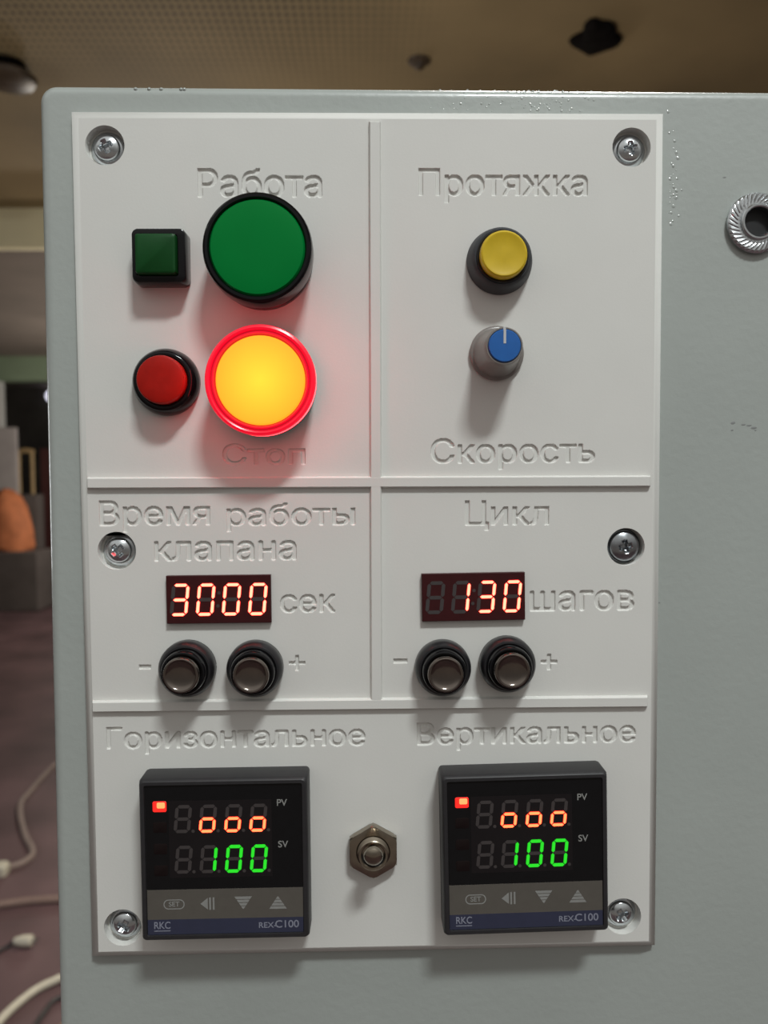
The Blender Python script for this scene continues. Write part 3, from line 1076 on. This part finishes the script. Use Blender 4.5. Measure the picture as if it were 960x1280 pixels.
# ------------------------------------------------------------------ temperature controllers
def lettering(name, text, size, material, parent, x, y, z, sx=1.0, align='CENTER'):
    cu = bpy.data.curves.new('letters', 'FONT')
    cu.body = text
    cu.size = size
    cu.align_x = align
    cu.align_y = 'CENTER'
    cu.extrude = .015
    cu.offset = size * .012
    tmp = bpy.data.objects.new('letters', cu)
    COL.objects.link(tmp)
    me = bpy.data.meshes.new_from_object(tmp.evaluated_get(bpy.context.evaluated_depsgraph_get()))
    bpy.data.objects.remove(tmp)
    bpy.data.curves.remove(cu)
    for v in me.vertices:
        a, b_, c = v.co
        v.co = ((x + a * sx) * 1e-3, -(z + .015 + c) * 1e-3, (y + b_) * 1e-3)
    me.materials.clear()
    me.materials.append(material)
    me.name = name
    o = bpy.data.objects.new(name, me)
    COL.objects.link(o)
    o.parent = parent
    return o


def controller(label, px, py, rot):
    FZ = 9.0
    x, y = front(px, py, FZ)
    t = thing('temperature_controller', label, 'controller', x, y, 0, rot, 'pair of black temperature controllers')
    b = MB()
    b.rings([rrect(47.6, 46.8, 1.0, 0), rrect(48.0, 47.2, 1.0, 1.0), rrect(47.9, 47.0, 1.0, 7.6), rrect(47.4, 46.4, 1.2, 8.6), rrect(46.6, 45.6, 1.2, FZ),
             rrect(44.8, 43.8, .6, FZ), rrect(44.6, 43.6, .6, FZ - .6)], True, True)
    b.build('bezel', M['black_soft'], t)
    z = FZ - .6
    b = MB()
    b.box(-22.2, 22.2, -8.6, 21.7, z - .05, z + .12)
    b.build('window', M['black_gloss'], t)
    zz = z + .12
    b = MB()
    b.box(-15.6, 13.6, -5.2, 17.2, zz - .05, zz + .03)
    b.build('digit_screen', M['screen'], t)
    zz += .03
    for row, (txt, yc, lit) in enumerate(((' ooo', 11.9, 'seg_orange'), (' 100', .1, 'seg_green'))):
        for ch, dx in zip(txt, (-11.6, -4.5, 2.7, 9.8)):
            digit('digit', t, dx, yc, zz, 4.7, 8.1, .95, .10, ch, lit, dot=True)
    for yc, mm in ((15.6, 'led_red'), (9.6, 'led_off'), (3.3, 'led_off'), (-3.0, 'led_off')):
        b = MB()
        b.rings([rrect(3.9, 3.1, .5, zz, -18.1, yc), rrect(3.7, 2.9, .5, zz + (.15 if mm == 'led_red' else .04), -18.1, yc)], True, True)
        if mm == 'led_red':
            b.rings([rrect(2.3, 1.7, .4, zz + .15, -17.7, yc + .4), rrect(2.1, 1.5, .4, zz + .22, -17.7, yc + .4)], True, True, True, 1)
        b.build('indicator_light', [M[mm], M['seg_orange_core']], t)
    lettering('lettering', 'PV', 2.7, M['key_print'], t, 16.5, 16.1, zz)
    lettering('lettering', 'SV', 2.7, M['key_print'], t, 16.7, 4.0, zz)
    b = MB()
    b.box(-22.2, 22.2, -17.3, -8.6, z - .05, z + .16)
    b.build('keypad', M['keypad'], t)
    b = MB()
    b.box(-22.2, 22.2, -21.7, -17.3, z - .05, z + .16)
    b.build('label_strip', M['blue_foil'], t)
    zk = z + .16
    # key symbols
    b = MB()
    o_ = rrect(6.0, 2.9, 1.4, zk + .03, -14.6, -12.9)
    i_ = rrect(5.4, 2.3, 1.1, zk + .03, -14.6, -12.9)
    n = len(o_)
    b.add(o_ + i_, [[k, (k + 1) % n, n + (k + 1) % n, n + k] for k in range(n)], False)
    kk = b.build('set_key', M['key_print'], t)
    lettering('lettering', 'SET', 2.0, M['key_print'], kk, -14.6, -12.9, zk)
    b = MB()
    b.poly([(-7.1, -12.9), (-5.0, -14.6), (-5.0, -11.2)], zk, zk + .04)
    for xx in (-4.6, -3.6):
        b.box(xx, xx + .5, -14.7, -11.1, zk, zk + .04)
    b.build('shift_key', M['key_print'], t)
    for nm, xc, s in (('down_key', 5.1, -1), ('up_key', 15.0, 1)):
        b = MB()
        yc = -12.9
        rows = 4
        for k in range(rows):
            f0, f1 = k / rows, (k + .78) / rows
            q = [(xc - 2.5 * (1 - f0), yc + s * (-1.9 + 3.8 * f0)), (xc + 2.5 * (1 - f0), yc + s * (-1.9 + 3.8 * f0)),
                 (xc + 2.5 * (1 - f1), yc + s * (-1.9 + 3.8 * f1)), (xc - 2.5 * (1 - f1), yc + s * (-1.9 + 3.8 * f1))]
            b.poly(q if s > 0 else q[::-1], zk, zk + .04)
        b.build(nm, M['key_print'], t)
    lettering('lettering', 'RKC', 2.9, M['logo_print'], t, -18.1, -19.1, zk, .85)
    b = MB()
    b.box(-20.4, -15.8, -20.75, -20.5, zk, zk + .03)
    b.build('underline', M['logo_print'], t)
    lettering('lettering', 'REX-', 2.3, M['logo_print'], t, 11.9, -19.6, zk, 1.05)
    lettering('lettering', 'C100', 3.0, M['logo_print'], t, 17.5, -19.4, zk, 1.05)
    return t


ctl = controller('black temperature controller at the lower left of the white panel', 280.3, 1075, .15)
xx, yy = front(657.3, 1068.3, 9.0)
copy_thing(ctl, 'temperature_controller', 'black temperature controller at the lower right of the white panel', xx, yy, 0, .9)

# ------------------------------------------------------------------ toggle switch
x, y = front(466.5, 1065.5, 3.0)
t = thing('toggle_switch', 'nickel toggle switch with hexagon nut between the two controllers', 'switch', x, y)
hexr = lambda r, z: [(r * math.cos(PI / 2 + PI / 3 * i + PI / 3 * k / 8) / math.cos(PI / 6 - 0) * math.cos(PI / 6) / max(math.cos((PI / 3 * k / 8) - PI / 6) / math.cos(PI / 6), .01),
                      r * math.sin(PI / 2 + PI / 3 * i + PI / 3 * k / 8) / max(math.cos((PI / 3 * k / 8) - PI / 6) / math.cos(PI / 6), .01), z) for i in range(6) for k in range(8)]
circ = lambda r, z: [(r * math.cos(PI / 2 + 2 * PI * i / 48), r * math.sin(PI / 2 + 2 * PI * i / 48), z) for i in range(48)]
mixr = lambda r, rc, z: [p if math.hypot(p[0], p[1]) < rc else (p[0] * rc / math.hypot(p[0], p[1]), p[1] * rc / math.hypot(p[0], p[1]), z) for p in hexr(r, z)]
b = MB()
b.lathe([(6.75, 0), (6.75, .5), (5, .6)], 48, close_bottom=True)
b.build('washer', M['zinc_dark'], t)
b = MB()
b.rings([mixr(8.0, 7.6, .55), hexr(8.0, .95), hexr(8.0, 2.7), mixr(8.0, 7.5, 3.1), circ(6.6, 3.25), circ(5.0, 3.25), circ(4.7, 2.9)], True, True)
b.build('nut', M['nickel'], t)
b = MB()
prof = [(4.6, .5)]
for k in range(7):
    prof += [(4.6, 2.6 + k * .34), (4.3, 2.77 + k * .34)]
prof += [(4.45, 5.1), (4.2, 5.3), (3.6, 5.25), (3.4, 5.0)]
b.lathe(prof, 48, close_bottom=True, close_top=False)
b.lathe([(3.4, 5.0), (3.3, 2.0)], 48, mi=1)
b.build('bushing', [M['nickel'], M['hole']], t)
b = MB()
rs = []
for r, z in ((1.3, 1.9), (1.35, 4.3), (1.45, 6), (1.75, 8), (2.15, 9.8), (2.45, 11.2), (2.4, 12.2), (2.0, 13.0), (1.2, 13.5), (.4, 13.65)):
    k = (z - 3.0) * .38
    r *= 1.14
    rs.append([(r * math.cos(2 * PI * i / 32), k + r * math.sin(2 * PI * i / 32), z) for i in range(32)])
b.rings(rs, True, True)
b.build('lever', M['nickel'], t)

# ------------------------------------------------------------------ flange nut on the cabinet, right edge
x, y = at(948, 277.5, FACE + 2)
t = thing('flange_nut', 'zinc flange nut with serrated rim around a dark hole, right edge of the cabinet', 'nut', x, y, FACE)
b = MB()
N = 180
def serr(r, z, amp):
    out = []
    for i in range(N):
        a = 2 * PI * i / N + (9.0 - r) * .10
        s = (i % 5) / 5
        out.append((r * math.cos(a), r * math.sin(a), z + amp * s))
    return out
b.rings([serr(8.2, 0, 0), serr(8.75, .5, 0), serr(8.8, 1.3, 0), serr(8.5, 1.6, .05), serr(8.1, 1.75, .40), serr(6.4, 2.0, .40), serr(6.1, 2.15, 0), serr(5.2, 2.2, 0)], False, True)
b.build('flange', M['zinc'], t, angle=25)
b = MB()
b.lathe([(5.3, 2.1), (5.3, 2.7), (5.0, 3.0), (4.5, 3.0), (4.2, 2.7), (4.1, 1.5), (4.1, .3)], 64, close_top=False)
b.build('collar', M['zinc'], t)
b = MB()
b.lathe([(4.15, .05), (4.15, .3), (3.9, .32)], 48)
b.build('bore', M['hole'], t)
